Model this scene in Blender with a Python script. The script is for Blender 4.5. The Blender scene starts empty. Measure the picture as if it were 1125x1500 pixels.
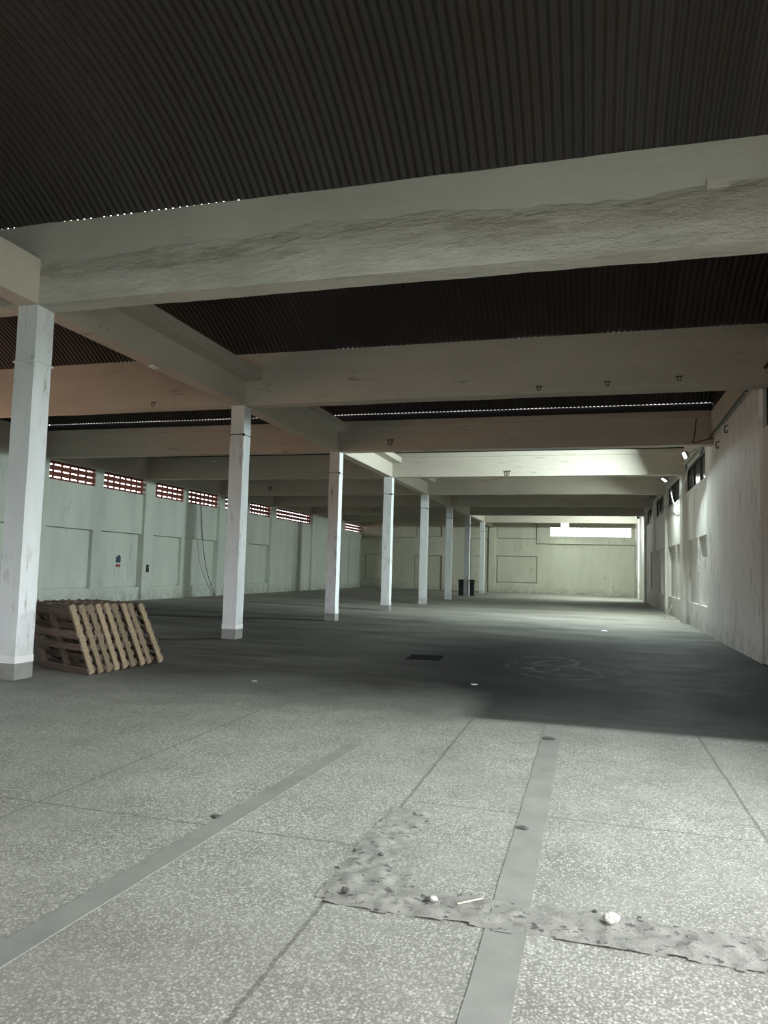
import bpy, bmesh, math, random
from mathutils import Vector, Matrix, noise

S = bpy.context.scene
C = S.collection
random.seed(7)

# ------------------------------------------------------------------ camera
cam_d = bpy.data.cameras.new('camera')
cam = bpy.data.objects.new('camera', cam_d); C.objects.link(cam)
R2 = Vector((0.961905, 0.27208231, 0.02664559))
U2 = Vector((-0.00457412, -0.08143473, 0.99666818))
FW = Vector((-0.27334566, 0.95882199, 0.07708794))
cam.matrix_world = Matrix(((R2.x, U2.x, -FW.x, 0), (R2.y, U2.y, -FW.y, 0), (R2.z, U2.z, -FW.z, 1.6), (0, 0, 0, 1)))
cam_d.sensor_fit = 'HORIZONTAL'; cam_d.sensor_width = 36
cam_d.lens = 36 * 1063.75 / 1125
cam_d.clip_start = 0.05; cam_d.clip_end = 300
S.camera = cam

# ------------------------------------------------------------------ light settings
SKY = 12.0            # overcast sky seen through the door and the breeze-block windows
LAMP_W = 1000          # floodlights
EXPO = 0.0
LAMP_COL = (0.86, 1.0, 0.92)
S.view_settings.view_transform = 'Standard'; S.view_settings.look = 'None'
S.view_settings.exposure = EXPO; S.view_settings.gamma = 1; S.view_settings.use_curve_mapping = False
S.cycles.max_bounces = 8; S.cycles.diffuse_bounces = 6; S.cycles.glossy_bounces = 3
S.cycles.sample_clamp_indirect = 6; S.cycles.caustics_reflective = False; S.cycles.caustics_refractive = False
S.cycles.use_denoising = True
w = bpy.data.worlds.new('world'); S.world = w; w.use_nodes = True
bg = w.node_tree.nodes['Background']
wt = w.node_tree                       # pale overcast sky above the horizon, darker yard ground below it
_g = wt.nodes.new('ShaderNodeTexCoord'); _s = wt.nodes.new('ShaderNodeSeparateXYZ'); wt.links.new(_g.outputs['Generated'], _s.inputs[0])
_r = wt.nodes.new('ShaderNodeValToRGB'); wt.links.new(_s.outputs[2], _r.inputs[0])
_r.color_ramp.elements[0].position = 0.0; _r.color_ramp.elements[0].color = (0.205, 0.215, 0.195, 1)
_r.color_ramp.elements[1].position = 0.02; _r.color_ramp.elements[1].color = (0.93, 0.955, 1.0, 1)
_l = wt.nodes.new('ShaderNodeMapRange'); wt.links.new(_s.outputs[0], _l.inputs[0])      # warm ground glow on the left, added to tint the left-bay beams
_l.inputs[1].default_value = -.25; _l.inputs[2].default_value = -.75
_h = wt.nodes.new('ShaderNodeMath'); _h.operation = 'LESS_THAN'; wt.links.new(_s.outputs[2], _h.inputs[0]); _h.inputs[1].default_value = .005
_k = wt.nodes.new('ShaderNodeMath'); _k.operation = 'MULTIPLY'; wt.links.new(_l.outputs[0], _k.inputs[0]); wt.links.new(_h.outputs[0], _k.inputs[1])
_m = wt.nodes.new('ShaderNodeMix'); _m.data_type = 'RGBA'; wt.links.new(_k.outputs[0], _m.inputs[0])
wt.links.new(_r.outputs[0], _m.inputs[6]); _m.inputs[7].default_value = (0.55, 0.30, 0.19, 1)
wt.links.new(_m.outputs[2], bg.inputs[0]); bg.inputs[1].default_value = SKY

# ------------------------------------------------------------------ dimensions
XR, XL, YF, YB = 3.11, -18.1, 57.0, -5.0
H, HT = 5.07, 6.2                      # beam underside, beam top
YC = [8.0, 14.21, 20.50, 26.53, 32.86, 39.10, 45.26, 51.86]   # front faces of columns and beams
CX0, CX1 = -7.60, -7.28
BW = 0.33                              # beam / column depth

# ------------------------------------------------------------------ materials
def nt(name):
    m = bpy.data.materials.new(name); m.use_nodes = True
    t = m.node_tree; b = t.nodes['Principled BSDF']
    return m, t, b
def N(t, kind, **kw):
    n = t.nodes.new(kind)
    for k, v in kw.items():
        if k in n.inputs: n.inputs[k].default_value = v
        else: setattr(n, k, v)
    return n
def ramp(t, src, p0, p1, c0=(0, 0, 0, 1), c1=(1, 1, 1, 1)):
    r = t.nodes.new('ShaderNodeValToRGB'); e = r.color_ramp.elements
    e[0].position, e[1].position = p0, p1; e[0].color, e[1].color = c0, c1
    t.links.new(src, r.inputs[0]); return r.outputs[0]
def mix(t, fac, a, b, mode='MIX'):
    m = t.nodes.new('ShaderNodeMix'); m.data_type = 'RGBA'; m.blend_type = mode
    for sock, v in ((m.inputs[0], fac), (m.inputs[6], a), (m.inputs[7], b)):
        if isinstance(v, bpy.types.NodeSocket): t.links.new(v, sock)
        else: sock.default_value = v if not isinstance(v, tuple) else (v + (1,) if len(v) == 3 else v)
    return m.outputs[2]
def mth(t, op, a, b=0.0, clamp=False):
    m = t.nodes.new('ShaderNodeMath'); m.operation = op; m.use_clamp = clamp
    for sock, v in ((m.inputs[0], a), (m.inputs[1], b)):
        if isinstance(v, bpy.types.NodeSocket): t.links.new(v, sock)
        else: sock.default_value = v
    return m.outputs[0]
def pos(t, scale=(1, 1, 1)):
    g = t.nodes.new('ShaderNodeNewGeometry'); v = t.nodes.new('ShaderNodeVectorMath'); v.operation = 'MULTIPLY'
    v.inputs[1].default_value = scale; t.links.new(g.outputs['Position'], v.inputs[0])
    return v.outputs[0]
def xyz(t):
    g = t.nodes.new('ShaderNodeNewGeometry'); s = t.nodes.new('ShaderNodeSeparateXYZ')
    t.links.new(g.outputs['Position'], s.inputs[0]); return s.outputs
def tex(t, vec, scale, detail=4, rough=0.55):
    n = N(t, 'ShaderNodeTexNoise', Scale=scale, Detail=detail, Roughness=rough); t.links.new(vec, n.inputs['Vector']); return n.outputs[0]
def bump(t, b, h, strength, dist):
    n = N(t, 'ShaderNodeBump', Strength=strength, Distance=dist); t.links.new(h, n.inputs['Height']); t.links.new(n.outputs[0], b.inputs['Normal'])

def paint(name, col, dirt=(0.16, 0.15, 0.12), amount=0.5, base=True, rough=0.75, streak=(1, 1, 0.25), bstr=0.35, th=0.56):
    """old limewashed wall: blotches, scuffs, flaking, a grubby band above the floor"""
    m, t, b = nt(name)
    p = pos(t); ps = pos(t, streak)
    c = mix(t, ramp(t, tex(t, ps, 1.1, 6, .6), .35, .7), tuple(x * .86 for x in col), col)
    fine = ramp(t, tex(t, ps, 5.5, 8, .7), th, th + .14)
    patch = ramp(t, tex(t, p, .8, 3), .42, .62)
    f = mth(t, 'MULTIPLY', fine, patch); f = mth(t, 'MULTIPLY', f, amount)
    if base:
        z = xyz(t)[2]
        low = mth(t, 'SUBTRACT', 1.0, mth(t, 'MULTIPLY', z, 1.7), True)
        lowf = mth(t, 'MULTIPLY', mth(t, 'MULTIPLY', low, ramp(t, tex(t, p, 3.2, 8, .7), .38, .68)), .75)
        f = mth(t, 'MAXIMUM', f, lowf)
    c = mix(t, f, c, dirt)
    t.links.new(c, b.inputs['Base Color']); b.inputs['Roughness'].default_value = rough
    b.inputs['Specular IOR Level'].default_value = 0.3
    bump(t, b, tex(t, p, 9, 8, .6), bstr, .02)
    return m

M = {}
M['wall'] = paint('wall_paint', (0.67, 0.71, 0.64), amount=.6)
M['wall_far'] = paint('wall_paint_far', (0.60, 0.59, 0.485), amount=.7)
M['wall_right'] = paint('wall_paint_right', (0.75, 0.73, 0.685), amount=.85, th=0.53)
M['column'] = paint('column_paint', (0.76, 0.785, 0.795), amount=.75, streak=(1.6, 1.6, .35), th=0.54)
M['plinth'] = paint('plinth_grey', (0.30, 0.30, 0.29), amount=.8)
M['white_band'] = paint('white_band', (0.82, 0.82, 0.80), amount=.3, base=False)
M['beam'] = paint('beam_paint', (0.54, 0.50, 0.425), dirt=(0.17, 0.13, 0.09), amount=.9, base=False, streak=(.25, .5, 1.8), th=0.57)

def rough_beam():
    m, t, b = nt('beam_rough_plaster')
    p = pos(t); ps = pos(t, (.5, 1, 2.4)); z = xyz(t)[2]
    big = tex(t, pos(t, (.35, 1, 1.4)), 1.2, 5, .6)
    edge = mth(t, 'ADD', z, mth(t, 'MULTIPLY', mth(t, 'SUBTRACT', big, .5), .55))
    low = ramp(t, mth(t, 'SUBTRACT', edge, 5.0), .58, .72, (1, 1, 1, 1), (0, 0, 0, 1))     # 1 on the re-plastered lower half
    stain = ramp(t, tex(t, ps, 2.2, 8, .65), .42, .66)
    band = ramp(t, mth(t, 'ABSOLUTE', mth(t, 'SUBTRACT', edge, 5.52)), .02, .22, (1, 1, 1, 1), (0, 0, 0, 1))
    c = mix(t, low, (0.50, 0.495, 0.43), (0.64, 0.625, 0.56))  # lower half paler: light from below is put into the plaster colour
    c = mix(t, ramp(t, tex(t, p, .9, 3), .3, .7), mix(t, 1.0, c, (.86, .86, .86), 'MULTIPLY'), c)
    c = mix(t, mth(t, 'MULTIPLY', low, mth(t, 'MULTIPLY', stain, .28)), c, (0.30, 0.27, 0.20))
    c = mix(t, mth(t, 'MULTIPLY', band, mth(t, 'ADD', mth(t, 'MULTIPLY', stain, .45), .25)), c, (0.24, 0.20, 0.15))
    t.links.new(c, b.inputs['Base Color']); b.inputs['Roughness'].default_value = .8
    b.inputs['Specular IOR Level'].default_value = .25
    h = mth(t, 'MULTIPLY', mth(t, 'ADD', tex(t, pos(t, (.6, 1, 1.8)), 4.5, 10, .68), mth(t, 'MULTIPLY', ramp(t, tex(t, pos(t, (.7, 1, 1.2)), 2.1, 6, .6), .35, .65), .5)), mth(t, 'ADD', mth(t, 'MULTIPLY', low, 1.0), .12))
    bump(t, b, h, .9, .055)
    return m
M['beam_front'] = rough_beam()

def flat(name, col, rough=.6, metal=0.0, var=.25, scale=12, bs=.15, spec=.4):
    m, t, b = nt(name); p = pos(t)
    c = mix(t, ramp(t, tex(t, p, scale, 6, .6), .3, .7), tuple(x * (1 - var) for x in col), tuple(min(1, x * (1 + var)) for x in col))
    t.links.new(c, b.inputs['Base Color']); b.inputs['Roughness'].default_value = rough
    b.inputs['Metallic'].default_value = metal; b.inputs['Specular IOR Level'].default_value = spec
    bump(t, b, tex(t, p, scale * 3, 5), bs, .01)
    return m
def wood(name, a, bcol):
    m, t, b = nt(name)
    tc = t.nodes.new('ShaderNodeTexCoord'); oi = t.nodes.new('ShaderNodeObjectInfo')
    v = t.nodes.new('ShaderNodeVectorMath'); v.operation = 'MULTIPLY'; v.inputs[1].default_value = (4, 18, 18)
    t.links.new(tc.outputs['Object'], v.inputs[0])
    n = tex(t, v.outputs[0], 1.5, 8, .65)
    c = mix(t, ramp(t, n, .3, .7), a, bcol)
    k = mth(t, 'ADD', mth(t, 'MULTIPLY', oi.outputs['Random'], .7), .6)
    c = mix(t, 1.0, c, k, 'MULTIPLY')
    t.links.new(c, b.inputs['Base Color']); b.inputs['Roughness'].default_value = .8
    bump(t, b, n, .5, .01)
    return m
M['deck'] = wood('weathered_boards', (0.07, 0.045, 0.032), (0.15, 0.105, 0.075))
M['stringer'] = wood('pale_stringer_wood', (0.17, 0.125, 0.075), (0.33, 0.26, 0.17))
M['brick'] = flat('fired_clay', (0.17, 0.05, 0.035), .75, var=.35, scale=6)
M['pale_block'] = flat('painted_vent_block', (0.50, 0.48, 0.47), .75, var=.15, scale=6)
M['dark_frame'] = flat('dark_window_frame', (0.04, 0.042, 0.04), .5)
M['dark_glass'] = flat('grimy_dark_glass', (0.022, 0.026, 0.027), .22, var=.4, scale=2, bs=.12, spec=.5)
M['black_plastic'] = flat('black_plastic', (0.013, 0.014, 0.014), .45)
M['cable'] = flat('dark_cable', (0.025, 0.025, 0.025), .5)
M['pale_cable'] = flat('pale_cable', (0.5, 0.5, 0.48), .5)
M['grey_metal'] = flat('grey_metal', (0.22, 0.22, 0.22), .4, .6)
M['rust'] = flat('rusty_metal', (0.08, 0.055, 0.04), .8)
M['white_plastic'] = flat('white_plastic', (0.75, 0.76, 0.76), .4, var=.05)
M['red_print'] = flat('red_print', (0.30, 0.085, 0.08), .6, var=.3, scale=30)
M['blue_print'] = flat('dark_blue_print', (0.05, 0.075, 0.095), .6, var=.6, scale=30)
M['paper'] = flat('paper', (0.7, 0.7, 0.68), .7, var=.05)
M['stone'] = flat('pale_rubble', (0.48, 0.46, 0.41), .85, var=.3, scale=25, bs=.5)
M['dark_stone'] = flat('dark_rubble', (0.07, 0.068, 0.06), .9, var=.4, scale=25, bs=.5)
M['twig'] = flat('dry_straw', (0.55, 0.50, 0.36), .8)
M['gable'] = flat('dark_sheet', (0.022, 0.021, 0.02), .8)  # even near-black colour for the gable sheets and eaves filler
M['strip'] = flat('smooth_cement_strip', (0.185, 0.184, 0.165), .7, var=.15, scale=3.5, bs=.1)

M['tar'] = flat('black_tar', (0.012, 0.012, 0.012), .95, spec=.02)

def roof_mat():
    m, t, b = nt('old_corrugated_sheet')
    s = xyz(t)
    sheet = mth(t, 'FLOOR', mth(t, 'DIVIDE', s[0], .74))
    wn = t.nodes.new('ShaderNodeTexWhiteNoise'); wn.noise_dimensions = '1D'; t.links.new(sheet, wn.inputs['W'])
    c = mix(t, wn.outputs['Value'], (0.026, 0.023, 0.020), (0.042, 0.037, 0.033))
    c = mix(t, ramp(t, tex(t, pos(t, (3, .4, .4)), 2.5, 6), .45, .75), c, (0.035, 0.024, 0.018))
    t.links.new(c, b.inputs['Base Color']); b.inputs['Roughness'].default_value = .55
    b.inputs['Specular IOR Level'].default_value = .35
    return m
M['roof'] = roof_mat()

def floor_mat():
    m, t, b = nt('worn_terrazzo')
    s = xyz(t); p = pos(t)
    x, y = s[0], s[1]
    # terrazzo chips
    vo = N(t, 'ShaderNodeTexVoronoi', Scale=62.0); t.links.new(p, vo.inputs['Vector'])
    sep = t.nodes.new('ShaderNodeSeparateColor'); t.links.new(vo.outputs['Color'], sep.inputs[0])
    chip = ramp(t, sep.outputs[0], .60, .78)
    core = ramp(t, vo.outputs['Distance'], .30, .52, (1, 1, 1, 1), (0, 0, 0, 1))
    chip = mth(t, 'MULTIPLY', chip, core)
    vo2 = N(t, 'ShaderNodeTexVoronoi', Scale=118.0); t.links.new(p, vo2.inputs['Vector'])
    sep2 = t.nodes.new('ShaderNodeSeparateColor'); t.links.new(vo2.outputs['Color'], sep2.inputs[0])
    chip2 = mth(t, 'MULTIPLY', ramp(t, sep2.outputs[1], .55, .85), .55)
    chip = mth(t, 'MAXIMUM', chip, chip2)
    worn = ramp(t, tex(t, p, .55, 5, .6), .33, .62)                      # trodden dirt hides the chips in places
    chip = mth(t, 'MULTIPLY', chip, mth(t, 'ADD', mth(t, 'MULTIPLY', worn, .6), .4))
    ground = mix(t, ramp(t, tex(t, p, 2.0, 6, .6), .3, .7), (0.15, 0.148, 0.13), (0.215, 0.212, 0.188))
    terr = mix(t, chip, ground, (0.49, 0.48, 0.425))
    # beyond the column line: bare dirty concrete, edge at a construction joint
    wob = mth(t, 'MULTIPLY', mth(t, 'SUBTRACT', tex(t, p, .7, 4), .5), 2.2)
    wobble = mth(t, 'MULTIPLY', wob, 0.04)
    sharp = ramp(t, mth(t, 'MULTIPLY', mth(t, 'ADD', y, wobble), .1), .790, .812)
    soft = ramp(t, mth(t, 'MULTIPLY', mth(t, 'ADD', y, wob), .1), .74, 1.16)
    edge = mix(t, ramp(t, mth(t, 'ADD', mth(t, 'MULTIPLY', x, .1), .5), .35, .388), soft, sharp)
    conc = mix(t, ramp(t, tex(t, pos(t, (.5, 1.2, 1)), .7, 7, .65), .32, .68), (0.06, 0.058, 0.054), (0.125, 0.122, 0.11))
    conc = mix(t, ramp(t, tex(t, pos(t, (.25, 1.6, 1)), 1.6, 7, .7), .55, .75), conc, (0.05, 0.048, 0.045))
    far = mix(t, ramp(t, tex(t, pos(t, (.5, 1.2, 1)), .5, 7, .65), .3, .7), (0.25, 0.242, 0.21), (0.44, 0.425, 0.375))  # paler floor further back, lamp light painted into its colour
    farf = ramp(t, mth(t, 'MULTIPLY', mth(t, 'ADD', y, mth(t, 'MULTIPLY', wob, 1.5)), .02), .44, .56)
    dirt_shade = mth(t, 'MULTIPLY', ramp(t, mth(t, 'MULTIPLY', mth(t, 'ADD', y, wob), .05), .80, 1.05, (1, 1, 1, 1), (0, 0, 0, 1)), ramp(t, mth(t, 'ADD', mth(t, 'MULTIPLY', x, .1), .5), .10, .34))
    dirt_shade = mth(t, 'MULTIPLY', dirt_shade, ramp(t, mth(t, 'MULTIPLY', mth(t, 'ADD', y, wob), .05), .375, .50, (.45, .45, .45, 1), (1, 1, 1, 1)))
    conc = mix(t, mth(t, 'MULTIPLY', dirt_shade, .85), conc, (0.016, 0.016, 0.017))  # dirt plus painted dimness where the floor lies between lamps
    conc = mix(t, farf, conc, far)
    sc = None                                                             # pale circular tyre scuffs
    for cx_, cy_, rr_ in ((-.95, 12.7, .42), (-.45, 12.2, .62), (-.75, 13.6, .55), (-.2, 12.9, .8)):
        dx = mth(t, 'SUBTRACT', x, cx_); dy = mth(t, 'MULTIPLY', mth(t, 'SUBTRACT', y, cy_), .8)
        rad = mth(t, 'SQRT', mth(t, 'ADD', mth(t, 'MULTIPLY', dx, dx), mth(t, 'MULTIPLY', dy, dy)))
        g = ramp(t, mth(t, 'ABSOLUTE', mth(t, 'SUBTRACT', mth(t, 'ADD', rad, mth(t, 'MULTIPLY', wob, .05)), rr_)), .015, .07, (1, 1, 1, 1), (0, 0, 0, 1))
        sc = g if sc is None else mth(t, 'MAXIMUM', sc, g)
    conc = mix(t, mth(t, 'MULTIPLY', mth(t, 'MULTIPLY', sc, .45), ramp(t, tex(t, p, 3, 6, .7), .45, .6)), conc, (0.24, 0.24, 0.23))
    c = mix(t, edge, terr, conc)
    # construction joints and tar lines
    def line(sock, at, half, lo_s=None, lo=None, hi=None):
        d = mth(t, 'ABSOLUTE', mth(t, 'SUBTRACT', mth(t, 'ADD', sock, mth(t, 'MULTIPLY', mth(t, 'SUBTRACT', tex(t, p, 4, 4), .5), .03)), at))
        f = mth(t, 'LESS_THAN', d, half)
        if lo_s is not None:
            f = mth(t, 'MULTIPLY', f, mth(t, 'GREATER_THAN', lo_s, lo)); f = mth(t, 'MULTIPLY', f, mth(t, 'LESS_THAN', lo_s, hi))
        return f
    js = [line(x, -1.22, .011, y, -4, 8), line(x, 1.05, .011, y, -4, 8.1), line(x, -3.5, .008, y, -4, 7.5),
          line(y, 5.03, .008, x, -1.2, 3.1), line(y, 4.13, .008, x, -9, -1.2), line(y, 8.1, .03, x, -1.2, 3.1),
          line(y, 11.32, .06, x, -.1, 3.1), line(y, 16.3, .06, x, -2, 3.1), line(y, 13.5, .05, x, -18, -7),
          line(y, 17.6, .07, x, -18, -5), line(y, 22.1, .08, x, -18, -6)]
    f = js[0]
    for k in js[1:]: f = mth(t, 'MAXIMUM', f, k)
    c = mix(t, mth(t, 'MULTIPLY', f, .5), c, (0.05, 0.05, 0.045))
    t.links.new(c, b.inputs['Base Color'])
    r = mth(t, 'ADD', mth(t, 'MULTIPLY', tex(t, p, 1.5, 5), .25), .62)
    t.links.new(r, b.inputs['Roughness']); t.links.new(mth(t, 'SUBTRACT', .14, mth(t, 'MULTIPLY', edge, .115)), b.inputs['Specular IOR Level'])
    bump(t, b, mth(t, 'ADD', tex(t, p, 40, 4), mth(t, 'MULTIPLY', f, -1.0)), .25, .006)
    return m
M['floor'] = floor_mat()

def patch_mat():
    m, t, b = nt('crumbling_cement_patch'); p = pos(t)
    c = mix(t, ramp(t, tex(t, p, 6, 8, .65), .3, .7), (0.165, 0.162, 0.144), (0.255, 0.25, 0.222))
    holes = ramp(t, tex(t, pos(t, (1, 1.6, 1)), 15, 6, .7), .585, .66)
    c = mix(t, mth(t, 'MULTIPLY', holes, .8), c, (0.045, 0.043, 0.038))
    t.links.new(c, b.inputs['Base Color']); b.inputs['Roughness'].default_value = .85
    bump(t, b, mth(t, 'SUBTRACT', tex(t, p, 14, 8, .7), holes), .8, .02)
    return m
M['patch'] = patch_mat()

def emit(name, col, strength):
    m, t, b = nt(name); b.inputs['Emission Color'].default_value = col + (1,); b.inputs['Emission Strength'].default_value = strength
    b.inputs['Base Color'].default_value = (.8, .8, .8, 1); return m
M['lens'] = emit('lit_lamp_glass', LAMP_COL, 30)
M['lens_off'] = flat('unlit_lamp_glass', (0.45, 0.47, 0.48), .2)

# ------------------------------------------------------------------ helpers
def link(name, bm, mat, parent=None, smooth=False):
    me = bpy.data.meshes.new(name); bmesh.ops.recalc_face_normals(bm, faces=bm.faces); bm.to_mesh(me); bm.free()
    if smooth:
        for f in me.polygons: f.use_smooth = True
    me.materials.append(mat)
    o = bpy.data.objects.new(name, me); C.objects.link(o)
    if parent: o.parent = parent
    return o
def tag(o, label=None, cat=None, group=None, kind=None):
    if label: o['label'] = label
    if cat: o['category'] = cat
    if group: o['group'] = group
    if kind: o['kind'] = kind
    return o
def empty(name, loc, label, cat, group=None):
    o = bpy.data.objects.new(name, None); C.objects.link(o); o.location = loc; o.empty_display_size = .1
    return tag(o, label, cat, group)
def box(bm, lo, hi, bev=0.0, mat=None):
    lo, hi = Vector(lo), Vector(hi)
    r = bmesh.ops.create_cube(bm, size=1)
    vs = r['verts']
    for v in vs:
        v.co = Vector((lo[i] + (v.co[i] + .5) * (hi[i] - lo[i]) for i in range(3)))
    if mat is not None: bmesh.ops.transform(bm, matrix=mat, verts=vs)
    if bev:
        es = {e for v in vs for e in v.link_edges}
        bmesh.ops.bevel(bm, geom=list(es), offset=bev, segments=2, affect='EDGES')
def rough_box(bm, lo, hi, step, amp, bev=0.0):
    """box with a subdivided, slightly wavy skin (hand-plastered concrete)"""
    lo, hi = Vector(lo), Vector(hi); n = [max(1, int((hi[i] - lo[i]) / step)) for i in range(3)]
    key = {}
    def V(i, j, k):
        if (i, j, k) not in key:
            q = Vector((lo.x + (hi.x - lo.x) * i / n[0], lo.y + (hi.y - lo.y) * j / n[1], lo.z + (hi.z - lo.z) * k / n[2]))
            q += noise.noise_vector(q * 1.3) * amp + noise.noise_vector(q * 5) * amp * .35
            key[i, j, k] = bm.verts.new(q)
        return key[i, j, k]
    for a, b_, c in ((0, 1, 2), (1, 2, 0), (2, 0, 1)):
        for i in range(n[a]):
            for j in range(n[b_]):
                for k in (0, n[c]):
                    def I(u, v):
                        l = [0, 0, 0]; l[a], l[b_], l[c] = u, v, k; return V(*l)
                    bm.faces.new((I(i, j), I(i + 1, j), I(i + 1, j + 1), I(i, j + 1)))
def tube(bm, pts, r, seg=6):
    rings = []
    pts = [Vector(p) for p in pts]
    for i, p in enumerate(pts):
        d = (pts[min(i + 1, len(pts) - 1)] - pts[max(i - 1, 0)]).normalized()
        a = d.cross(Vector((0, 0, 1)));  a = a.normalized() if a.length > .05 else d.cross(Vector((0, 1, 0))).normalized()
        b = d.cross(a)
        rings.append([bm.verts.new(p + (a * math.cos(q) + b * math.sin(q)) * r) for q in (2 * math.pi * k / seg for k in range(seg))])
    for i in range(len(rings) - 1):
        for k in range(seg):
            bm.faces.new((rings[i][k], rings[i][(k + 1) % seg], rings[i + 1][(k + 1) % seg], rings[i + 1][k]))
    bm.faces.new(rings[0][::-1]); bm.faces.new(rings[-1])
def smoothpath(pts, n=8):
    pts = [Vector(p) for p in pts]; P = [pts[0]] + pts + [pts[-1]]; out = []
    for i in range(1, len(P) - 2):
        for k in range(n):
            s = k / n; a, b, c, d = P[i - 1], P[i], P[i + 1], P[i + 2]
            out.append(.5 * ((2 * b) + (c - a) * s + (2 * a - 5 * b + 4 * c - d) * s * s + (3 * b - a - 3 * c + d) * s ** 3))
    out.append(pts[-1]); return out

def relief(name, mat, us, vs, depth, to_world, thick=.3):
    """wall with stepped relief. depth(u, v) -> metres into the room, or None for a through-hole."""
    bm = bmesh.new(); cache = {}
    def V(u, v, d):
        k = (round(u, 4), round(v, 4), round(d, 4))
        if k not in cache: cache[k] = bm.verts.new(to_world(u, v, d))
        return cache[k]
    us = sorted(set(us)); vs = sorted(set(vs))
    D = [[depth((us[i] + us[i + 1]) / 2, (vs[j] + vs[j + 1]) / 2) for j in range(len(vs) - 1)] for i in range(len(us) - 1)]
    def quad(a):
        try: bm.faces.new(a)
        except ValueError: pass
    for i in range(len(us) - 1):
        for j in range(len(vs) - 1):
            u0, u1, v0, v1 = us[i], us[i + 1], vs[j], vs[j + 1]
            d = D[i][j]
            if d is not None:
                quad((V(u0, v0, d), V(u1, v0, d), V(u1, v1, d), V(u0, v1, d)))
                quad((V(u0, v0, -thick), V(u1, v0, -thick), V(u1, v1, -thick), V(u0, v1, -thick)))
            for (ii, jj, a, b) in ((i + 1, j, (u1, v0), (u1, v1)), (i, j + 1, (u0, v1), (u1, v1))):
                e = D[ii][jj] if ii < len(us) - 1 and jj < len(vs) - 1 else None
                if e is None and d is None: continue
                d0 = -thick if d is None else d; e0 = -thick if e is None else e
                if abs(d0 - e0) > 1e-5: quad((V(*a, d0), V(*b, d0), V(*b, e0), V(*a, e0)))
            if i == 0 and d is not None: quad((V(u0, v0, d), V(u0, v1, d), V(u0, v1, -thick), V(u0, v0, -thick)))
            if j == 0 and d is not None: quad((V(u0, v0, d), V(u1, v0, d), V(u1, v0, -thick), V(u0, v0, -thick)))
    o = link(name, bm, mat); tag(o, kind='structure'); return o
def inr(x, a): return a[0] < x < a[1]

# ------------------------------------------------------------------ floor
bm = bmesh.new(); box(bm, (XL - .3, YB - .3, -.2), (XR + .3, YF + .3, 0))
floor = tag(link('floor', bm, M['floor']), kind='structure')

def slab(name, outline, mat, h=.004, sub=.04, amp=.004, tap=.02):
    """thin cast strip on the floor: outline (list of xy) extruded, top gridded by subdivision"""
    bm = bmesh.new(); vs = [bm.verts.new((x, y, .0005)) for x, y in outline]; f = bm.faces.new(vs)
    if f.normal.z < 0: f.normal_flip()
    r = bmesh.ops.extrude_face_region(bm, geom=[f])
    for v in r['geom']:
        if isinstance(v, bmesh.types.BMVert): v.co.z = h
    return link(name, bm, mat, floor)
def ragged(pts, n=10, amp=.012, seed=0):
    out = []
    for i in range(len(pts)):
        a, b = Vector(pts[i]), Vector(pts[(i + 1) % len(pts)])
        k = max(1, int((b - a).length * n))
        for j in range(k):
            q = a.lerp(b, j / k); nv = noise.noise_vector(Vector((q.x * 9, q.y * 9, seed))) * amp
            out.append((q.x + nv.x, q.y + nv.y))
    return out
slab('cement_strip', ragged([(-.445, -2), (-.265, -2), (-.265, 8.0), (-.445, 7.97)], 6, .008, 1), M['strip'])
slab('cement_strip', ragged([(-2.52, 0), (-2.36, 0), (-1.98, 6.4), (-2.12, 6.4)], 6, .006, 2), M['strip'])

slab('access_cover', ragged([(-3.15, 12.65), (-2.55, 12.75), (-2.6, 13.5), (-3.2, 13.4)], 6, .02, 5), M['tar'], .006)

def rough_patch(rects, seed):
    """L-shaped trench filled with crumbling cement: gridded, with holes and a broken rim"""
    bm = bmesh.new(); st = .02; cache = {}
    xs = [r[0] for r in rects] + [r[2] for r in rects]; ys = [r[1] for r in rects] + [r[3] for r in rects]
    def inside(x, y):
        nv = noise.noise_vector(Vector((x * 7, y * 7, seed))) * .035
        x += nv.x; y += nv.y
        return any(a < x < c and b < y < d for a, b, c, d in rects)
    def V(i, j):
        if (i, j) not in cache:
            x, y = i * st, j * st
            h = noise.fractal(Vector((x * 8, y * 14, seed)), 1, 2, 5)
            z = .010 + .016 * h - (.022 if h < -.3 else 0)
            edge = not all(inside(x + a, y + b) for a in (-.03, .03) for b in (-.03, .03))
            if edge: z = .001 + max(0, z) * .5
            cache[i, j] = bm.verts.new((x, y, max(.0008, z)))
        return cache[i, j]
    for i in range(int(min(xs) / st) - 3, int(max(xs) / st) + 3):
        for j in range(int(min(ys) / st) - 3, int(max(ys) / st) + 3):
            if inside((i + .5) * st, (j + .5) * st):
                bm.faces.new((V(i, j), V(i + 1, j), V(i + 1, j + 1), V(i, j + 1)))
    return link('cement_patch', bm, M['patch'], floor, True)
rough_patch([(-1.27, 3.45, -1.0, 4.86), (-1.2, 3.40, 3.0, 3.70), (-1.1, 3.6, -.85, 3.85)], 3)

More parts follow.
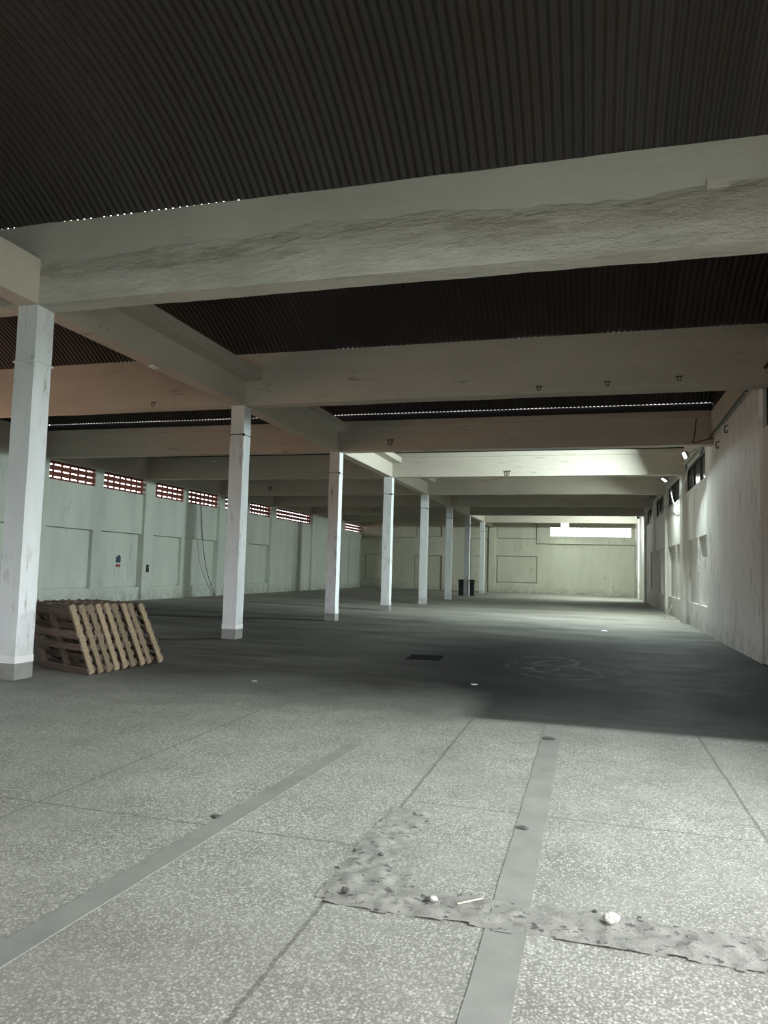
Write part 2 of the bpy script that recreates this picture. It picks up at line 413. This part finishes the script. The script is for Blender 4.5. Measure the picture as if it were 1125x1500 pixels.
# ------------------------------------------------------------------ left wall
LW = [(20.8, 23.4), (23.9, 26.5), (27.2, 29.65), (30.1, 32.85), (33.4, 36.05), (36.5, 39.1), (39.78, 45.6), (52.3, 56.9)]
LMAJ = [(8, 8.6), (14.2, 14.8), (20.2, 20.8), (26.5, 27.2), (32.85, 33.4), (39.1, 39.75), (45.65, 46.3), (51.7, 52.3)]
LPAN = LW[:6] + [(14.9, 17.2), (17.7, 20.1), (8.7, 11.2), (11.7, 14.1)]
LP2 = [(52.4, 53.9), (54.6, 56.8)]
L_LIGHT_OPENING = (8.65, 14.1)  # unseen opening added in the left wall to light the right wall
def dl(u, v):
    if inr(u, L_LIGHT_OPENING) and v < 3.6: return None
    if 4.40 < v < 5.05 and any(inr(u, a) for a in LW): return None
    if any(inr(u, a) for a in LMAJ): return .12
    if .6 < v < 2.71 and any(inr(u, a) for a in LPAN): return -.15
    if (2.71 < v < 2.755 or .555 < v < .6) and any(inr(u, a) for a in LPAN): return -.22
    if .15 < v < 4.0 and any(inr(u, a) for a in LP2): return -.1
    if .6 < v < 2.71 and inr(u, (40.4, 42.4)): return 0
    return 0.0
us = [YB, YF + .3, 8.65, 14.1] + [x for a in LW + LMAJ + LPAN + LP2 for x in a]
wl = relief('wall_left', M['wall'], us, [0, .15, .555, .6, 2.71, 2.755, 3.6, 4.0, 4.40, 5.05, 6.2], dl, lambda u, v, d: (XL + d, u, v))
bm = bmesh.new(); box(bm, (XL, YB, 5.12), (XL + .2, YF, 5.95), .01)
tag(link('trim_left', bm, M['beam']), kind='structure')

# ------------------------------------------------------------------ far wall
FREC = [((-6.95, -3.98), (.8, 2.76), -.06), ((-13.55, -11.42), (0, 2.68), -.12), ((-13.5, -11.45), (4.26, 5.0), -.10),
        ((-17.7, -15.8), (.69, 2.68), -.06), ((-9.05, -7.62), (.8, 2.7), -.06), ((-9.05, -7.62), (2.74, 4.08), -.04)]
FW_ = ((-2.95, 2.93), (4.36, 5.08))
def df(u, v):
    if inr(u, FW_[0]) and inr(v, FW_[1]): return None
    if inr(u, (-7.62, -7.15)): return .12
    for a, b, d in FREC:
        if inr(u, a) and inr(v, b): return d
    for a, b, d in FREC:
        if inr(u, (a[0] - .06, a[1] + .06)) and inr(v, (b[0] - .05, b[1] + .05)): return -.25
    if -4.02 < u < -3.96 and 3.78 < v < 5.5 or u > -3.96 and 3.74 < v < 3.80 or u < -13.6 and 4.1 < v < 4.15: return -.25
    if -6.98 < u < -3.98 and 4.14 < v < 4.19: return -.25
    if v > 4.17 and inr(u, (-6.98, -3.96)): return .05
    if v > 3.78 and u > -3.96: return .06
    if v > 4.1 and u < -13.5: return .05
    return 0.0
us = [XL - .3, XR + .3, -7.62, -7.15, -3.96, -6.98, -13.5] + [-4.02, -13.6] + list(FW_[0]) + [x + e for r in FREC for x, e in ((r[0][0], 0), (r[0][1], 0), (r[0][0], -.06), (r[0][1], .06))]
vs = [0, 6.2, 4.17, 3.78, 4.1, 3.74, 3.80, 4.15, 4.14, 4.19, 5.5] + list(FW_[1]) + [max(0, x + e) for r in FREC for x, e in ((r[1][0], 0), (r[1][1], 0), (r[1][0], -.05), (r[1][1], .05))]
relief('wall_far', M['wall_far'], us, vs, df, lambda u, v, d: (u, YF - d, v))

# ------------------------------------------------------------------ right wall
RW = [(9.4, 15.13), (22.42, 26.9), (27.75, 33.0), (33.65, 38.9), (40.0, 44.6)]
RMAJ = [(26.9, 27.7), (33.0, 33.6), (38.95, 39.7), (45.0, 45.7), (51.5, 52.1)]
RPAN = [(9.0, 14.75), (21.82, 23.82), (24.08, 26.5), (27.8, 29.8), (30.05, 32.8), (33.7, 36.1), (36.35, 38.8)]
RDARK = [((40.4, 41.8), (.85, 2.85)), ((53.2, 54.8), (1.4, 2.9))]
RDOOR = (-2.5, 6.0)
def dr(u, v):
    if inr(u, RDOOR) and v < 4.4: return None
    if any(inr(u, a) for a in RW) and 4.45 < v < 5.30: return -.2
    if any(inr(u, a) for a in RMAJ): return .05
    if .75 < v < 2.8 and any(inr(u, a) for a in RPAN): return -.18
    for a, b in RDARK:
        if inr(u, a) and inr(v, b): return -.2
    if inr(u, (15.2, 21.8)) or u < 9: return 0.0
    return -.06
us = [YB, YF + .3, 15.2, 21.8, 9, -2.5, 6.0] + [x for a in RW + RMAJ + RPAN for x in a] + [x for a, b in RDARK for x in a]
vs = [0, .75, 2.8, 4.4, 4.45, 5.30, 6.2, .85, 2.85, 1.4, 2.9]
relief('wall_right', M['wall_right'], us, vs, dr, lambda u, v, d: (XR - d, u, v), .35)
bm = bmesh.new(); box(bm, (XR - .07, YB, 5.36), (XR, YF, 5.95), .01)
tag(link('trim_right', bm, M['beam']), kind='structure')

# back wall behind the camera with the open loading door
DOOR = ((-5.0, -2.6), (0, 2.7))
relief('wall_back', M['wall'], [XL - .3, XR + .3] + list(DOOR[0]), [0, 2.7, 6.2],
       lambda u, v: None if inr(u, DOOR[0]) and inr(v, DOOR[1]) else 0.0, lambda u, v, d: (u, YB + d, v))

# ------------------------------------------------------------------ breeze-block windows
win = 0
def blocks(axis, a, z, plane, rows, step, mat, inward):
    """grid of hollow clay vent blocks: thick sloping shelves, thin uprights, a rim"""
    global win
    win += 1
    bm = bmesh.new(); u0, u1 = a; z0, z1 = z; n = max(2, round((u1 - u0) / step)); rh = (z1 - z0) / rows
    def bx(ua, ub, za, zb, da, db):
        if axis == 'y': box(bm, (plane + inward * min(da, db) if inward > 0 else plane - max(da, db), ua, za), (plane + inward * max(da, db) if inward > 0 else plane - min(da, db), ub, zb))
        else: box(bm, (ua, plane - max(da, db), za), (ub, plane - min(da, db), zb))
    for r in range(rows + 1):
        zc = z0 + r * rh; t0 = .076 if mat is M['brick'] else .028
        bx(u0, u1, max(z0, zc - t0), min(z1, zc + t0), -.20, -.04)
    for k in range(n + 1):
        uc = u0 + (u1 - u0) * k / n; tw = .022
        bx(max(u0, uc - tw), min(u1, uc + tw), z0, z1, -.14, -.07)
    return tag(link('window_%d' % win, bm, mat), kind='structure')
for a in LW:
    blocks('y', a, (4.40, 5.05), XL, 3, .40, M['brick'], 1)
blocks('x', FW_[0], FW_[1], YF, 3, .40, M['pale_block'], 1)
for a in RW:                                                              # dark glazed strips, right wall
    win += 1
    bm = bmesh.new(); x1 = XR + .19
    box(bm, (x1 - .03, a[0], 4.45), (x1, a[1], 5.30))
    o = tag(link('window_%d' % win, bm, M['dark_glass']), kind='structure')
    bm = bmesh.new(); n = 3
    for k in range(n + 1):
        y = a[0] + (a[1] - a[0]) * k / n
        box(bm, (x1 - .07, max(a[0], y - .03), 4.45), (x1 - .03, min(a[1], y + .03), 5.30))
    for z in (4.45, 5.24): box(bm, (x1 - .08, a[0], z), (x1 - .03, a[1], z + .06))
    link('window_frame', bm, M['dark_frame'], o)
for k, (a, b) in enumerate(RDARK):
    bm = bmesh.new(); x1 = XR + .19
    box(bm, (x1 - .03, a[0], b[0]), (x1, a[1], b[1]))
    o = tag(link('door_%d' % (k + 1), bm, M['dark_glass']), kind='structure')
    bm = bmesh.new()
    for y in (a[0], a[1] - .06): box(bm, (x1 - .09, y, b[0]), (x1 - .03, y + .06, b[1]))
    for z in (b[0], (b[0] + b[1]) / 2, b[1] - .06): box(bm, (x1 - .09, a[0], z), (x1 - .03, a[1], z + .06))
    link('door_frame', bm, M['dark_frame'], o)

# ------------------------------------------------------------------ vaulted roof of corrugated sheet
BY = [-4.6, 1.75] + YC
def vault(y0, y1, fine, gap, base, leak=None):
    px = .105; sps = 6 if fine else 4; segs = 22 if fine else 10
    nx = int((XR - XL) / px) * sps; bm = bmesh.new(); rise = .95; L = y1 - y0
    Rr = (L * L / 4 + rise * rise) / (2 * rise); zc = HT + rise - Rr; a = math.asin(L / 2 / Rr)
    qs = [-a + 2 * a * j / segs for j in range(segs + 1)]
    if leak is not None: qs += [leak[0], leak[0] + .022 / Rr]; qs.sort(); lj = qs.index(leak[0])
    rows = []
    for i in range(nx + 1):
        x = XL + (XR - XL) * i / nx
        c = math.sin(2 * math.pi * (i / sps)) * .016
        lift = gap * max(0, noise.noise(Vector((x * 1.7, y0, 0))) + .25)
        row = []
        for q in qs:
            rr = Rr + c + base + lift * abs(q / a)
            row.append(bm.verts.new((x, (y0 + y1) / 2 + rr * math.sin(q), zc + rr * math.cos(q))))
        rows.append(row)
    for i in range(nx):
        for j in range(len(qs) - 1):
            if leak is not None and j == lj and i % sps in leak[4] and leak[1] < XL + px * i / sps < leak[2] and noise.noise(Vector((i // sps * .61, 3.1, y0))) > leak[3]: continue
            bm.faces.new((rows[i][j], rows[i + 1][j], rows[i + 1][j + 1], rows[i][j + 1]))
    o = tag(link('ceiling', bm, M['roof'], smooth=True), kind='structure')
    bm = bmesh.new()                                                      # dark gable sheets closing the vault ends
    for x in (XL, XR):
        vs = [bm.verts.new((x + s, (y0 + y1) / 2 + (Rr + .02) * math.sin(-a + 2 * a * j / 12), zc + (Rr + .02) * math.cos(-a + 2 * a * j / 12))) for s in (-.02, .02) for j in range(13)]
        lo = [bm.verts.new((x + s, y, 5.93)) for s in (-.02, .02) for y in (y0 - .02, y1 + .02)]
        bm.faces.new(vs[:13] + [lo[1], lo[0]]); bm.faces.new(vs[13:] + [lo[3], lo[2]])
    link('gable', bm, M['gable'], o)
for i in range(len(BY)):
    y0 = BY[i] + BW - .03; y1 = (BY[i + 1] + .03) if i + 1 < len(BY) else YF + .1
    vault(y0, y1, i < 4, (0, .004, .0, .011)[i] if i < 4 else .004, (.0, -.004, -.004, -.012)[i] if i < 4 else .0, {1: (.612, -9, -4.3, -.2, (1,))}.get(i))

# ------------------------------------------------------------------ cross beams
names = ['rear roof beam behind the camera, out of sight', 'roof beam above the camera, out of sight',
         'nearest deep concrete roof beam with rough patched plaster, resting on nearest column',
         'second concrete roof beam from the front, with rusty hooks along its lower edge',
         'third concrete roof beam from the front, just before the brightly lit beam',
         'fourth roof beam from the front, lit bright pale green by a floodlight',
         'fifth roof beam from the front, dim grey just behind the brightly lit beam',
         'sixth roof beam from the front, dark, above the sixth column',
         'seventh roof beam from the front, darkest, above the two black bins',
         'farthest roof beam, pale and lit, just before the far wall']
for i, y in enumerate(BY):
    bm = bmesh.new()
    rough_box(bm, (XL + .01, y, H), (XR - .01, y + BW, HT if i < 4 else 5.97), .16 if 1 < i < 5 else .5, .012)
    o = link('cross_beam', bm, M['beam_front'] if i in (1, 2) else M['beam'])
    tag(o, names[i], 'beam', 'concrete cross beams under the roof', 'structure' if i < 2 else None)
    if i == 2:
        bm = bmesh.new(); box(bm, (1.16, y - .018, 5.68), (1.38, y + .02, 5.79), .006)
        link('plaster_patch', bm, M['beam'], o)
    if i >= 4:
        bm = bmesh.new(); box(bm, (XL + .2, y - .10, 5.80), (XR - .1, y + .02, 5.965), .01)
        link('top_ledge', bm, M['beam'], o)
        bm = bmesh.new(); box(bm, (XL + .01, y + .03, 5.95), (XR - .01, y + BW - .03, HT - .012), .01)
        link('eaves_filler', bm, M['gable'], o)

# long beam along the column row, with a ledge on its right side from the second bay on
bm = bmesh.new(); rough_box(bm, (CX0, YB + .05, H + .004), (CX1, YF - .02, 5.70), .3, .006)
lb = tag(link('long_beam', bm, M['beam']), 'long concrete beam running front to back on top of the column row', 'beam')
for i in range(2, len(BY)):
    y0 = BY[i] + BW; y1 = BY[i + 1] if i + 1 < len(BY) else YF
    bm = bmesh.new(); box(bm, (CX1 - .02, y0 + .01, 5.60), (CX1 + .37, y1 - .01, 5.82), .012)
    link('ledge', bm, M['beam'], lb)

# ------------------------------------------------------------------ columns
cl = ['nearest white concrete column at left, with the wooden pallets leaning behind it',
      'second white column from the camera, with a dark tie knotted near its top',
      'third white column from the camera, right side brightly lit',
      'fourth white column from the camera, standing under the bright green lit beam',
      'fifth white column from the camera, the last one lit pale from top to bottom',
      'sixth white column from the camera, just left of the black bins',
      'seventh column from the camera, standing between the two black bins',
      'farthest column in the row, slim grey with a bright right edge']
for i, y in enumerate(YC):
    o = empty('column', ((CX0 + CX1) / 2, y + BW / 2, 0), cl[i], 'column', 'square concrete columns in one row')
    bm = bmesh.new(); hw = .16
    rough_box(bm, (-hw, -BW / 2 + .003, .30), (hw, BW / 2 - .003, H + .01), .15, .005)
    link('shaft', bm, M['column'], o)
    bm = bmesh.new(); rough_box(bm, (-hw - .003, -BW / 2, 0), (hw + .003, BW / 2, .22), .1, .003)
    link('plinth', bm, M['plinth'] if i in (0, 1, 2, 3) else M['column'], o)
    bm = bmesh.new(); rough_box(bm, (-hw - .006, -BW / 2 - .004, .215), (hw + .006, BW / 2 + .004, .31), .1, .003)
    link('painted_band', bm, M['white_band'] if i < 2 else M['column'], o)
    zb = 4.28 if i == 0 else 4.42
    bm = bmesh.new()
    r = hw + .012; q = BW / 2 + .012
    tube(bm, [(-r, -q, zb), (r, -q, zb + .01), (r, q, zb), (-r, q, zb + .01), (-r, -q, zb)], .014 if i == 0 else .007, 5)
    if i:
        bmesh.ops.create_icosphere(bm, subdivisions=1, radius=.035, matrix=Matrix.Translation((r, -q, zb)))
    link('wire_tie', bm, M['white_plastic'] if i == 0 else M['cable'], o)

# ------------------------------------------------------------------ pallets leaning on the nearest column
E_ = Vector((-1.36, .48, 0)).normalized()
def make_pallet():
    """local frame: x along the bottom edge, y thickness (0 = camera side), z up the slope"""
    o = bpy.data.objects.new('wooden_pallet', None); C.objects.link(o)
    L, W, T = 1.2, 1.03, .135
    for k, x in enumerate((.022, L / 2, L - .022)):
        bm = bmesh.new(); rough_box(bm, (x - .022, .03, 0), (x + .022, T - .032, W), .08, .0035)
        link('stringer', bm, M['stringer'] if k == 0 else M['deck'], o)
    for z, hb in ((.0, .10), (.37, .09), (.56, .10), (.90, .13)):
        bm = bmesh.new(); rough_box(bm, (.0, .005, z), (L, .03, z + hb), .09, .0025); link('deck_board', bm, M['deck'], o)
    for z in (.02, .165, .31, .475, .635, .79, .92):
        bm = bmesh.new(); rough_box(bm, (.0, T - .032, z), (L, T - .008, z + .085), .09, .0025); link('deck_board', bm, M['deck'], o)
    return o
def dup(o):
    c = o.copy(); C.objects.link(c)
    for ch in list(o.children):
        d = ch.copy(); C.objects.link(d); d.parent = c
        d.location.x += random.uniform(-.008, .008); d.location.z += random.uniform(-.006, .006)
    return c
ords = ['second', 'third', 'fourth', 'fifth', 'sixth', 'seventh', 'eighth']
bases = [(-6.69, 8.74), (-6.66, 8.905), (-6.64, 9.06), (-6.645, 9.24), (-6.63, 9.43), (-6.64, 9.63), (-6.60, 9.82), (-6.62, 10.03), (-6.56, 10.24)]
tilt = [21.5, 22, 22.5, 22.5, 23, 24, 24.5, 25.5, 26.5]
src = None
for i, (bx_, by_) in enumerate(bases):
    o = make_pallet() if i == 0 else dup(src)
    if i == 0: src = o; lab = 'front brown wooden pallet of the leaning row, resting against the nearest column'
    elif i == 8: lab = 'rearmost wooden pallet of the leaning row, standing slightly apart'
    else: lab = ords[i - 1] + ' wooden pallet from the front in the leaning row'
    tag(o, lab, 'pallet', 'wooden pallets leaning in a row')
    a = math.radians(tilt[i]); yaw = random.uniform(-.004, .004) if i else 0
    ex = Matrix.Rotation(yaw, 3, 'Z') @ E_
    nrm = Vector((-ex.y, ex.x, 0))
    if nrm.y > 0: nrm = -nrm                       # towards the camera
    up = (Vector((0, 0, 1)) * math.cos(a) + nrm * math.sin(a))
    yy = up.cross(ex);  yy = yy if yy.y > 0 else -yy
    mt = Matrix((ex, yy, up)).transposed().to_4x4()
    mt.translation = Vector((bx_, by_, .0)) + Vector((0, 0, .002))
    o.matrix_world = mt
# torn pale corner of a board on the front pallet
bm = bmesh.new()
vs = [bm.verts.new((x, y, z)) for y in (.018, .028) for x, z in ((1.02, .86), (.90, .86), (.955, .75))]
bm.faces.new(vs[:3]); bm.faces.new(vs[3:][::-1])
for k in range(3): bm.faces.new((vs[k], vs[(k + 1) % 3], vs[3 + (k + 1) % 3], vs[3 + k]))
link('torn_splinter', bm, M['stringer'], src)

# ------------------------------------------------------------------ black bins by the seventh column
for x, y, lab in ((-7.71, 44.95, 'tall black bin standing left of the seventh column'), (-7.03, 45.0, 'tall black bin standing right of the seventh column')):
    o = empty('waste_bin', (x, y, 0), lab, 'bin', 'black bins by the far columns')
    bm = bmesh.new(); box(bm, (-.14, -.2, .04), (.14, .2, .95), .02)
    for v in bm.verts:
        if v.co.z < .5: v.co.x *= .86; v.co.y *= .86
    link('body', bm, M['black_plastic'], o)
    bm = bmesh.new(); box(bm, (-.165, -.23, .95), (.165, .22, 1.03), .015); link('lid', bm, M['black_plastic'], o)
    for s in (-1, 1):
        bm = bmesh.new(); bmesh.ops.create_cone(bm, cap_ends=True, segments=16, radius1=.07, radius2=.07, depth=.04,
                              matrix=Matrix.Translation((s * .11, .17, .07)) @ Matrix.Rotation(math.pi / 2, 4, 'Y'))
        link('wheel', bm, M['black_plastic'], o)

# ------------------------------------------------------------------ floodlights
def floodlight(loc, aim, label, power, lit=True, size=.26, wall=None, spread=170, col=LAMP_COL):
    wall = wall or (XR - .075, loc[1], 5.42)
    o = empty('floodlight', loc, label, 'lamp', 'floodlights along the hall')
    d = Vector(aim).normalized(); q = d.to_track_quat('-Z', 'Y')
    o.rotation_euler = q.to_euler()
    bm = bmesh.new(); h = size / 2
    box(bm, (-h, -h * .8, 0), (h, h * .8, .06), .012)
    for k in range(5): box(bm, (-h * .8 + k * h * .38, -h * .6, .055), (-h * .8 + k * h * .38 + .012, h * .6, .09))
    link('housing', bm, M['grey_metal'], o)
    bm = bmesh.new(); box(bm, (-h * .88, -h * .68, -.012), (h * .88, h * .68, .004), .003)
    link('lamp_glass', bm, M['lens'] if lit else M['lens_off'], o)
    bm = bmesh.new(); wv = q.inverted() @ (Vector(wall) - Vector(loc))
    tube(bm, [(-h - .02, 0, .03), (-h - .02, 0, .09), Vector((0, 0, .12)) , (h + .02, 0, .09), (h + .02, 0, .03)], .01)
    tube(bm, [(0, 0, .11), wv], .014)
    link('bracket', bm, M['grey_metal'], o)
    if lit:
        ld = bpy.data.lights.new('lamp_light', 'AREA'); ld.shape = 'RECTANGLE'; ld.size = size * .85; ld.size_y = size * .65
        ld.energy = power; ld.color = col; ld.spread = math.radians(spread)
        lo = bpy.data.objects.new('lamp_light', ld); C.objects.link(lo); lo.parent = o; lo.location = (0, 0, -.02)
    return o
floodlight((2.60, 5.0, 5.32), (-.75, .10, -.64), 'lit floodlight on right wall of the front bay, outside the view', LAMP_W * .15, spread=100)
floodlight((2.72, 23.25, 5.22), (-.86, -.12, -.38), 'nearest lit floodlight on the right wall, showing as a round glare', LAMP_W * 1.3, col=(0.84, 1.0, 0.99))
floodlight((2.72, 29.53, 5.26), (-.60, -.10, -.80), 'second lit floodlight on the right wall, showing as a slanted oval', LAMP_W * .38)
floodlight((2.80, 37.6, 5.36), (-.85, -.10, -.5), 'unlit floodlight on the right wall, between two lit ones', 0, False)
floodlight((2.75, 46.97, 5.13), (-.76, .52, -.38), 'small far lit floodlight on the right wall near the far corner', LAMP_W * .8)
floodlight((-1.85, 56.5, 5.22), (0.05, -.85, -.50), 'glaring floodlight on the far wall above the bright vent window', LAMP_W * .12, wall=(-1.85, YF - .07, 5.2), size=.6)

# ------------------------------------------------------------------ cables and small fittings
def cable(name, pts, r, mat, label, cat='cable', n=8):
    bm = bmesh.new(); tube(bm, smoothpath(pts, n), r); return tag(link(name, bm, mat, smooth=True), label, cat)
cable('hanging_cable', [(XL + .05, 31.05, 5.0), (XL + .06, 31.15, 4.23), (XL + .06, 31.45, 2.6), (XL + .07, 31.95, 1.2), (XL + .1, 32.8, .02)], .018, M['cable'],
      'thick dark cable hanging in a curve down the left wall')
cable('hanging_cable', [(XL + .04, 30.75, 4.3), (XL + .04, 30.85, 3.2), (XL + .04, 31.2, 1.8), (XL + .04, 31.8, .9), (XL + .09, 32.6, .02)], .009, M['cable'],
      'thin faint cable beside the thicker one on the left wall')
cable('wall_cable', [(XR - .09, y, z) for y, z in ((9, 5.42), (13, 5.40), (15.9, 5.37), (17.8, 5.34), (19.9, 5.28), (21.4, 5.22), (22.2, 5.08))], .03, M['cable'],
      'dark bundled cable clipped along the top of the near right wall')
cable('wall_cable', [(XR - .06, 22.2, 5.08), (XR - .10, 23.3, 5.1), (XR - .10, 24.9, 5.02), (XR - .08, 25.5, 4.8), (XR - .08, 26.7, 4.62), (XR - .07, 27.3, 4.40), (XR - .09, 28.4, 4.2), (XR - .08, 29.6, 4.5), (XR - .1, 30.4, 5.2)], .016, M['pale_cable'],
      'pale sagging cable looped below the nearest lit floodlight')
cable('wall_cable', [(XR - .06, y, z) for y, z in ((29.2, 4.2), (31, 4.42), (33.3, 4.5), (36, 4.35), (38.8, 4.5), (41, 4.3))], .014, M['cable'],
      'dark cable sagging along the right wall window sills further back')
cable('wall_cable', [(XR - .09, 8.5, 5.38), (XR - .09, 11, 5.36), (XR - .08, 14.2, 5.30), (XR - .08, 15.6, 5.30), (XR - .09, 15.9, 5.34)], .014, M['pale_cable'],
      'thin pale cable crossing the dark window at the right edge')
cable('bent_wire_bracket', [(XR - .45, 20.3, 5.72), (XR - .5, 20.27, 5.25), (XR - .54, 20.25, 5.08), (XR - .3, 20.25, 5.14), (XR - .02, 20.3, 5.20)], .016, M['rust'],
      'bent dark wire bracket by the nearest lit floodlight', 'bracket', 4)
for (y, z, l) in ((18.4, 5.05, 'small curled wire hook on blank right wall, nearer the camera'), (19.6, 4.88, 'small curled wire hook on blank right wall, nearer the lit floodlight')):
    bm = bmesh.new(); tube(bm, smoothpath([(XR, y, z + .1), (XR - .06, y, z + .1), (XR - .08, y + .03, z + .02), (XR - .07, y + .02, z - .05), (XR - .03, y, z - .05), (XR - .03, y, z)], 4), .014)
    tag(link('wire_hook', bm, M['rust'], smooth=True), l, 'hook', 'wire hooks on the right wall')
def beam_hook(x, i, z, label, k=1.0):
    y = YC[i]
    bm = bmesh.new()
    tube(bm, [(x - .12 * k, y - .02, z + .10 * k), (x + .12 * k, y - .02, z + .10 * k)], .018 * k)
    for s in (-.06 * k, .06 * k): tube(bm, [(x + s, y - .02, z + .1 * k), (x + s, y - .04, z), (x + s * .4, y - .05, z - .10 * k)], .014 * k)
    tag(link('lamp_hook', bm, M['rust'], smooth=True), label, 'hook', 'old lamp hooks on the beams')
for x, i, z, l in ((-.97, 1, 5.16, 'leftmost rusty hook of three on second beam, right bay'), (.30, 1, 5.2, 'middle rusty hook of three on second beam, right bay'), (1.57, 1, 5.24, 'rightmost rusty hook of three on second beam, right bay'),
                (-9.56, 1, 5.16, 'dark hook under second beam just left of the column row'), (-15.25, 4, 5.35, 'dark hook on fifth beam near the left windows'),
                (-14.09, 5, 5.35, 'dark hook on sixth beam near the left windows'), (-13.6, 6, 5.35, 'dark hook on seventh beam near the left windows'),
                (-2.9, 3, 5.16, 'dark fitting at the bottom of the brightly lit beam'), (-5.7, 2, 5.3, 'dark fitting on third beam above the lit beam')):
    beam_hook(x, i, z, l, .5 if i == 1 else .9)
bm = bmesh.new(); box(bm, (-14.98, 26.50, 5.76), (-14.78, 26.53, 5.90), .005)
tag(link('notice_tag', bm, M['paper']), 'small white paper tag on a left bay beam', 'tag')
bm = bmesh.new(); box(bm, (-7.56, 11.0, 5.045), (-7.44, 11.16, 5.075), .004)
tag(link('junction_tag', bm, M['white_plastic']), 'small white plate under the long beam behind the nearest column', 'plate')
# faded poster, switch, on the left wall
o = empty('wall_poster', (XL - .15, 25.25, 1.58), 'small torn poster, dark picture over red band, on left wall', 'poster')
bm = bmesh.new(); box(bm, (0, -.16, -.04), (.006, .14, .20)); box(bm, (.0, -.04, .20), (.006, .1, .26)); link('picture', bm, M['blue_print'], o)
bm = bmesh.new(); box(bm, (0, -.16, -.10), (.006, .15, -.04)); link('white_strip', bm, M['paper'], o)
bm = bmesh.new(); box(bm, (0, -.16, -.22), (.006, .14, -.10)); link('red_band', bm, M['red_print'], o)
o = empty('switch_box', (XL + .12, 26.85, 1.32), 'small dark switch box on a left wall pilaster', 'switch')
bm = bmesh.new(); box(bm, (0, -.07, -.16), (.05, .07, .16), .008); link('case', bm, M['black_plastic'], o)
bm = bmesh.new(); box(bm, (.05, -.03, .02), (.07, .03, .09), .004); link('rocker', bm, M['grey_metal'], o)

# ------------------------------------------------------------------ rubble on the floor
def stone(name, x, y, r, mat, label, seed, z0=0.0, flatz=.7):
    bm = bmesh.new(); bmesh.ops.create_icosphere(bm, subdivisions=3, radius=r)
    for v in bm.verts:
        k = 1 + .38 * noise.noise(v.co / r * 1.1 + Vector((seed, seed, 0))) + .12 * noise.noise(v.co / r * 3 + Vector((seed, 0, 0)))
        v.co = Vector((v.co.x * k * 1.15, v.co.y * k, v.co.z * k * flatz))
    mz = min(v.co.z for v in bm.verts)
    o = link(name, bm, mat); o.location = (x, y, -mz - .002 + z0); tag(o, label, 'stone', 'rubble lying on the floor'); return o
stone('stone', .10, 3.62, .030, M['stone'], 'largest pale stone on the cracked cement patch at right', 1, .008)
stone('stone', -.72, 3.57, .018, M['stone'], 'pale stone chip on cement patch, left of the smooth strip', 2, .008)
stone('stone', -.745, 3.565, .013, M['dark_stone'], 'dark crumb touching the pale stone chip left of the strip', 3, .008)
stone('stone', -1.15, 3.52, .018, M['dark_stone'], 'dark crumb at the corner of the L shaped cement patch', 4, .008)
stone('stone', -1.11, 4.02, .013, M['dark_stone'], 'dark crumb midway up the short arm of the cement patch', 5, .008)
stone('stone', -1.27, 4.05, .012, M['dark_stone'], 'tiny dark crumb at left edge of the cement patch arm', 6)
stone('stone', .03, 3.73, .010, M['dark_stone'], 'tiny dark crumb just behind the largest pale stone', 7)
stone('stone', -2.27, 4.28, .030, M['dark_stone'], 'flat dark flake beside the long smooth strip at left', 8, 0, .25)
stone('stone', -.37, 7.32, .05, M['dark_stone'], 'flat dark flake on the central smooth strip, far end', 9, 0, .2)
stone('stone', -.40, 4.75, .035, M['dark_stone'], 'flat dark flake on the central smooth strip, nearer the camera', 10, 0, .2)
stone('stone', .39, 21.4, .07, M['paper'], 'white scrap on the dim floor far back at right', 11, 0, .25)
stone('stone', -1.56, 10.34, .04, M['paper'], 'white scrap on the dark floor near the middle', 12, 0, .15)
stone('stone', -4.44, 9.29, .035, M['paper'], 'pale scrap on the floor between pallets and centre', 13, 0, .15)
bm = bmesh.new(); tube(bm, [(-.60, 3.56, .018), (-.54, 3.60, .024), (-.49, 3.66, .018)], .0035)
tag(link('straw', bm, M['twig']), 'short pale straw lying on the cement patch', 'straw')
cable('fallen_stick', [(XR - .45, 29.2, .02), (XR - .28, 29.25, .25), (XR - .14, 29.3, .52)], .02, M['stone'], 'pale stick leaning at the foot of the right wall', 'stick', 3)
